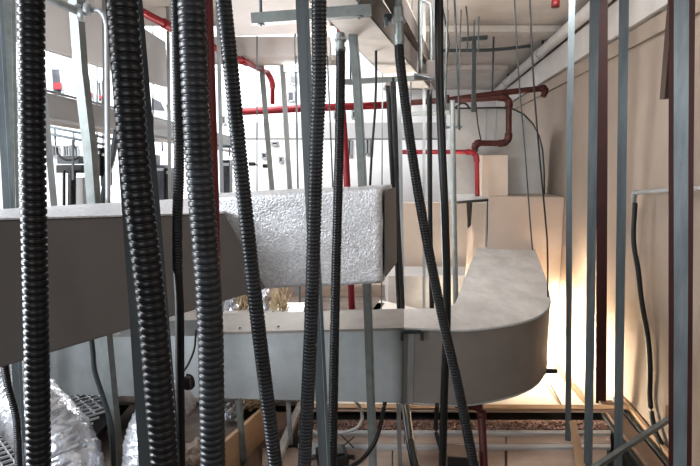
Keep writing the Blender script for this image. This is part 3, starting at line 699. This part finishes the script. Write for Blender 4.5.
# ------------------------------------------------------------------ far right: bulkhead, riser, panel
a, b = W(489, 197, 4.6), W(563, 197, 4.6); b.x = wx(4.6) - .005
tag(MB().hexa([(a.x, 4.6, -.14), (b.x, 4.6, -.14), (b.x + .04, 5.3, -.14), (a.x*1.152, 5.3, -.14), (a.x, 4.6, a.z), (b.x, 4.6, a.z), (b.x + .04, 5.3, a.z), (a.x*1.152, 5.3, a.z)], .004).build('bulkhead', 'bulk'), 'beige boxed bulkhead beyond the duct bend, lit warm at the bottom', 'bulkhead')
a, b = W(400, 203, 6.4), W(487, 200, 6.4)
tag(MB().hexa([(a.x, 6.4, -.14), (b.x, 6.4, -.14), (b.x, 6.6, -.14), (a.x, 6.6, -.14), (a.x, 6.4, a.z), (b.x, 6.4, a.z), (b.x, 6.6, a.z), (a.x, 6.6, a.z)], .004).build('low_partition', 'peach'), 'peach-coloured low partition seen between hanging cables right of centre', 'partition')
tag(MB().box((W(436, 274, 5.9).x, 5.9, .04), (1.15, .5, .38), bevel=.01).build('pale_plinth', 'whitepaint'), 'pale plinth at the foot of the peach partition', 'plinth')
a, b = W(290, 287, 6.0), W(400, 287, 6.0)
tag(MB().box(((a.x+b.x)/2 - .3, 6.3, (a.z)/2 - .08), (2.2, .3, a.z + .14), bevel=.01).build('brown_upstand', 'plank'), 'dull pinkish upstand seen just under the foil duct', 'upstand')
# riser with rounded shoulder
t = empty('riser_duct', W(500, 150, 5.2), 'grey riser duct with rounded top right shoulder standing on the bulkhead', 'duct')
prof = [(452, 199), (452, 108.5), (500, 107.5), (513, 109), (524, 114.5), (533, 124), (539, 136), (542.5, 150), (544, 170), (544, 198)]
f_ = [W(x, y, 5.0) for x, y in prof]
zb = W(489, 197, 4.6).z + .002
for p in (f_[0], f_[-1]): p.z = max(p.z, zb)
mb = MB(); va = [mb.bm.verts.new(p) for p in f_]; vb = [mb.bm.verts.new(p + Vector((0, .28, 0))) for p in f_]
mb.bm.faces.new(va); mb.bm.faces.new(vb[::-1])
for i in range(len(f_)):
    j = (i+1) % len(f_); mb.bm.faces.new((va[i], va[j], vb[j], vb[i]))
mb.build('body', 'greydirty', t)
MB().tube([p + Vector((0, -.004, 0)) for p in f_[1:]], .007, 8, False).build('seam', 'galv_dark', t)
for x in (485, 495):
    MB().box((W(x, 150, 5).x, 4.994, W(x, 128, 5).z), (.008, .008, .36)).build('stiffener', 'duct', t)
wbox(482, 508, 155, 197, 4.80, .14, 'cream_panel', 'peach', 'cream square panel standing in front of the grey riser', 'panel')
wbox(445, 473, 156, 200, 6.5, .12, 'white_cabinet', 'whitewall', 'white panel left of the red drop pipe above the partition', 'panel')
t = empty('black_bracket', W(470, 201, 4.7), 'black angle bracket at the left end of the bulkhead', 'bracket')
MB().bar(W(457, 202.5, 4.55), W(488, 200, 4.55), .03, .02).build('arm', 'black', t)
MB().hexa([W(467.5, 226, 4.7), W(471, 225, 4.7), W(471, 225, 4.75), W(467.5, 229, 4.75), W(466.5, 202, 4.7), W(472.5, 202, 4.7), W(472.5, 202, 4.75), W(466.5, 202, 4.75)]).build('strap', 'black', t)
MB().bar(W(487.3, 200, 4.7), W(487.3, 262, 4.7), .008, .01).build('leg', 'galv_dark', t)
tag(MB().hexa([W(463, 310, 5.0), W(470, 310, 5.0), W(470, 310, 5.1), W(463, 310, 5.1), W(468, 228, 5.0), W(474, 228, 5.0), W(474, 228, 5.1), W(468, 228, 5.1)]).build('leaning_board', 'peach'), 'narrow leaning board under the black bracket', 'board')

# ------------------------------------------------------------------ far background clutter (left)
wbox(236, 480, 122.5, 138.5, 7.4, .5, 'far_beam_duct', 'grey_band', 'far horizontal grey duct crossing the bright wall', 'duct')
q0, q1 = W(20, 86, 4.0), W(235, 138, 7.6); r0, r1 = W(20, 113, 4.0), W(235, 148, 7.6)
o = Vector((-.3, .2, 0))
tag(MB().hexa([r0, r1, r1 + o, r0 + o, q0, q1, q1 + o, q0 + o], .004).build('side_beam', 'grey_band'), 'grey receding beam between the first two thick conduits', 'beam')
k = Vector((0, -.05, .0))
tag(MB().bar(W(20, 84, 3.95), W(235, 138, 7.5), .012, .018).build('guard_rail', 'galv_light'), 'thin grey rail along the top of the receding beam', 'rail')
tag(MB().bar(W(20, 118, 3.9), W(235, 152, 7.4), .05, .03).build('guard_rail', 'whitepaint'), 'pale rail along the bottom of the receding beam', 'rail')
n = 0
def window(x0, x1, y0, y1, Y, parts=1):
    global n
    n += 1
    t = bpy.data.objects.new('window_%d' % n, None); COL.objects.link(t); t.location = W((x0+x1)/2, y1, Y); t['kind'] = 'structure'
    a, b = W(x0, y0, Y), W(x1, y1, Y)
    cx, cz, w, h_ = (a.x+b.x)/2, (a.z+b.z)/2, abs(b.x-a.x), abs(a.z-b.z)
    MB().box((cx, Y, cz), (w, .02, h_)).build('window_pane', 'pane', t)
    fr = MB()
    for sx in (-1, 1): fr.box((cx + sx*w/2, Y - .01, cz), (.025, .04, h_ + .025))
    for sz in (-1, 1): fr.box((cx, Y - .01, cz + sz*h_/2), (w, .04, .025))
    for j in range(1, parts + 1): fr.box((cx - w/2 + w*j/(parts+1), Y - .01, cz), (.015, .03, h_))
    fr.build('window_frame', 'galv_light', t)
WY = 8.97
for x0, x1, y0, y1, p in ((52, 63, 69, 96, 0), (86, 93, 79, 101, 0), (98, 103, 82, 102, 0), (151, 160, 98, 111, 1), (162, 170, 101, 112, 1), (53, 60, 146, 156, 1), (64, 70, 146, 156, 1), (72, 79, 146, 157, 1), (90, 97, 147, 157, 1), (100, 105, 148, 157, 1),
                          (222, 226, 116, 124, 0), (244, 248, 124, 128, 0), (272, 278, 142, 145, 0), (279, 283, 157, 162, 0), (262, 267, 153, 158, 0), (334, 337, 112, 118, 0), (341, 344, 113, 117, 0), (352, 356, 111, 118, 0), (366, 369, 138, 154, 0), (348, 351, 140, 156, 0), (288, 294, 92, 101, 0), (290, 296, 76, 84, 0)):
    window(x0, x1, y0, y1, WY, p)
for x, y, w_, h_, lb in ((57.5, 86, .12, .11, 'small red sign in the leftmost far window'), (89.5, 95, .08, .08, 'small red sign in the second far window'), (100.5, 97, .05, .05, 'small red sign in the third far window')):
    c = W(x, y, 8.9); tag(MB().box(c, (w_, .02, h_), bevel=.003).build('red_sign', 'red_bright'), lb, 'sign')
# equipment
t = empty('air_unit', W(70, 190, 5.5), 'dark hanging equipment with ribbed legs between the first two thick conduits', 'equipment')
wbox(56, 82, 165, 173, 5.5, .3, 'body', 'black', None, None, parent=t)
wbox(57, 79, 156, 164, 5.5, .25, 'casing', 'galv_dark', None, None, parent=t)
for x, w in ((64, 3), (72, 8)):
    MB().hose([W(x, 170, 5.45), W(x, 240, 5.45)], w/2/F*5.45).build('ribbed_leg', 'hose', t)
MB().tube([W(57, 148, 5.4), W(58, 154, 5.4), W(64, 159, 5.4), (W(72, 160, 5.4)), W(79, 157, 5.4)], .012, 8).build('loop_cable', 'black', t)
MB().bar(W(73, 140, 5.4), W(73, 180, 5.4), .02, .02).build('hanger', 'galv_dark', t)
wbox(76, 83, 178, 222, 5.6, .2, 'grey_locker', 'grey_band', 'grey locker just right of the dark hanging equipment', 'locker')
for i, (x, y0, y1, w, lb) in enumerate(((97, 148, 170, 6, 'black coil left of the grey slanting sleeve'), (103, 150, 180, 5, 'black strip behind the grey slanting sleeve'), (160, 165, 208, 8, 'dark tall item left of the finely ribbed conduit'), (168, 168, 208, 6, 'dark upright item against the finely ribbed conduit'), (225.5, 160, 197, 8, 'dark cabinet just left of the medium conduit'), (153, 155, 185, 4, 'dark hanging cloth right of the second thick conduit'))):
    t = empty('dark_equipment', W(x, y1, 5.2 + i*.05), lb, 'equipment')
    wbox(x - w/2, x + w/2, y0, y1 + 6, 5.2 + i*.05, .15, 'casing', 'pane' if i > 1 else 'black', None, None, parent=t)
    if i < 2 or i == 5: MB().bar(W(x, y0 + 1, 5.27 + i*.05), W(x, -28, 5.27 + i*.05), .01, .01).build('hanger_cord', 'black', t)
    else: wbox(x - w/2, x + w/2, y1 + 6, 300, 5.2 + i*.05, .15, 'plinth', 'pane', None, None, parent=t)
    wbox(x - w/2 + .8, x + w/2 - .8, y0 + 3, y0 + 6, 5.17 + i*.05, .03, 'panel', 'galv_light', None, None, parent=t)
t = empty('site_machine', W(155, 130, 6.5), 'white curved machine hood with dark windows between second and third conduits', 'machine')
mb = MB()
pr = [(148, 140), (148, 92), (158, 94), (168, 104), (175, 118), (177, 140)]
va = [mb.bm.verts.new(W(x, y, 6.5)) for x, y in pr]; vb = [mb.bm.verts.new(W(x, y, 6.5) + Vector((0, .4, 0))) for x, y in pr]
mb.bm.faces.new(va); mb.bm.faces.new(vb[::-1])
for i in range(6): mb.bm.faces.new((va[i], va[(i+1) % 6], vb[(i+1) % 6], vb[i]))
mb.build('hood', 'whitewall', t)
for pts in (((152, 110), (165, 111), (161, 102), (152, 98)), ((168, 112), (171, 112), (170, 107), (166, 104))):
    q = [W(x, y, 6.49) for x, y in pts]
    MB().hexa([p - Vector((0, .01, 0)) for p in q] + q).build('hood_window', 'pane', t)
MB().bar(W(150, 116, 6.47), W(176, 119, 6.47), .02, .02).build('bumper_strip', 'grey_band', t)
# small scaffold rails low in background
for i, (x0, y0, x1, y1, lb) in enumerate(((45, 126, 118, 140, 'upper thin scaffold rail beyond the duct at left'), (45, 133, 118, 147, 'lower thin scaffold rail beyond the duct at left'), (150, 140, 240, 147, 'pale scaffold rail between the third conduit and the machine'))):
    t = empty('scaffold_rail', W(x0, y0, 6), lb, 'rail')
    MB().tube([W(x0, y0, 6), W(x1, y1, 6.4)], .016, 8, False).build('rail_bar', 'galv', t)
    for k in range(4):
        u = (k+.5)/4; p = W(x0, y0, 6).lerp(W(x1, y1, 6.4), u)
        MB().tube([p, p - Vector((0, 0, .12))], .01, 8, False).build('rail_post', 'galv', t)
for x, y, lb in ((252, 164, 'left one of two black floodlights on the far wall'), (266, 166, 'right one of two black floodlights on the far wall')):
    t = empty('floodlight', W(x, y, 6.8), lb, 'lamp')
    MB().box(W(x, y, 6.8), (.09, .06, .05), rz=.2, bevel=.01).build('housing', 'black', t)
    MB().tube([W(x+1, y - 1, 6.8), W(x + 6, y + 2, 6.8)], .01, 6, False).build('arm', 'galv_dark', t)
# glaring lamp
t = empty('work_lamp', W(291, 66, 5.0), 'glaring white lamp just left of the blue-grey centre stud', 'lamp')
MB().box(W(291, 66, 5.02), (.14, .05, .12), bevel=.01).build('housing', 'galv_light', t)
MB().box(W(291, 66, 4.985), (.12, .02, .10), bevel=.006).build('diffuser', 'lamp', t)
MB().tube([W(291, 56, 5.0), W(291, 62, 5.0)], .006, 6, False).build('hanger', 'galv', t)
# warm tube lamp behind the bend, under it
t = empty('tube_lamp', (W(500, 380, 3.6).x, 3.7, .22), 'warm tube lamp hidden below the duct behind the ledge', 'lamp')
xa = W(500, 380, 3.7).x
MB().box((xa, 3.8, .30), (.05, .9, .04), bevel=.005).build('batten_housing', 'whitepaint', t)
MB().tube([(xa, 3.4, .265), (xa, 4.2, .265)], .014, 12, False).build('tube', 'warmlamp', t)

# ------------------------------------------------------------------ lights
def area(name, loc, target, size, power, col, sy=None):
    l = bpy.data.lights.new(name, 'AREA'); l.energy = power; l.color = col; l.size = size
    if sy: l.shape = 'RECTANGLE'; l.size_y = sy
    o = bpy.data.objects.new(name, l); COL.objects.link(o); o.location = loc
    o.rotation_euler = (Vector(target) - Vector(loc)).to_track_quat('-Z', 'Y').to_euler()
    return o
area('daylight_left', (-2.8, .75, 2.25), (0, 2.0, 1.0), 1.0, 62, (.92, .96, 1.0))
area('daylight_side', (-1.9, .85, 1.45), (-.2, .85, 1.3), .5, 50, (.90, .95, 1.0), 1.5)
area('atrium_light', (-3.2, 6.4, 3.6), (-2.6, 9.0, 1.2), 5.5, 360, (.97, .98, 1.0), 1.2)
area('atrium_front', (-4.5, 4.0, 1.6), (-2.0, 9.0, 1.2), 2.5, 120, (.97, .98, 1.0))
area('uplight_fill', (-.5, 3.9, .9), (-.2, 2.2, 2.6), .7, 26, (1.0, .97, .95))  # added unseen lamp behind the foil box, brightens the flat duct's underside
area('warm_gap', (1.12, 3.95, .34), (1.45, 4.0, 0), .25, 330, (1.0, .84, .64), 1.0)
area('warm_wall', (1.22, 4.2, .30), (1.95, 4.4, .30), .25, 50, (1.0, .80, .56), .8)
area('right_fill', (1.05, .3, 2.0), (1.7, 3.0, .7), .8, 10, (1.0, .92, .84))
area('front_fill', (-.3, -.8, 1.6), (.2, 2.4, .6), .9, 7, (.97, .98, 1.0))
area('mid_fill', (.75, 2.5, 2.6), (.85, 4.8, .8), .7, 26, (1.0, .97, .94), .7)
area('back_fill', (.2, 3.4, 2.2), (1.2, 5.4, 1.2), .7, 11, (1.0, .95, .90))

w = bpy.data.worlds.new('World'); SC.world = w; w.use_nodes = True
nt = w.node_tree; bgn = nt.nodes['Background']
bgn.inputs['Color'].default_value = (.86, .93, 1.0, 1); bgn.inputs['Strength'].default_value = .13

cam = bpy.data.cameras.new('Camera'); co = bpy.data.objects.new('Camera', cam); COL.objects.link(co)
co.location = (0, 0, CZ); co.rotation_euler = (math.radians(90) - TH, 0, 0)
cam.sensor_width = 36; cam.lens = F/700*36; cam.clip_start = .02; cam.clip_end = 60
SC.camera = co
SC.view_settings.view_transform = 'Standard'; SC.view_settings.look = 'Medium High Contrast'
SC.view_settings.exposure = 0; SC.view_settings.gamma = 1
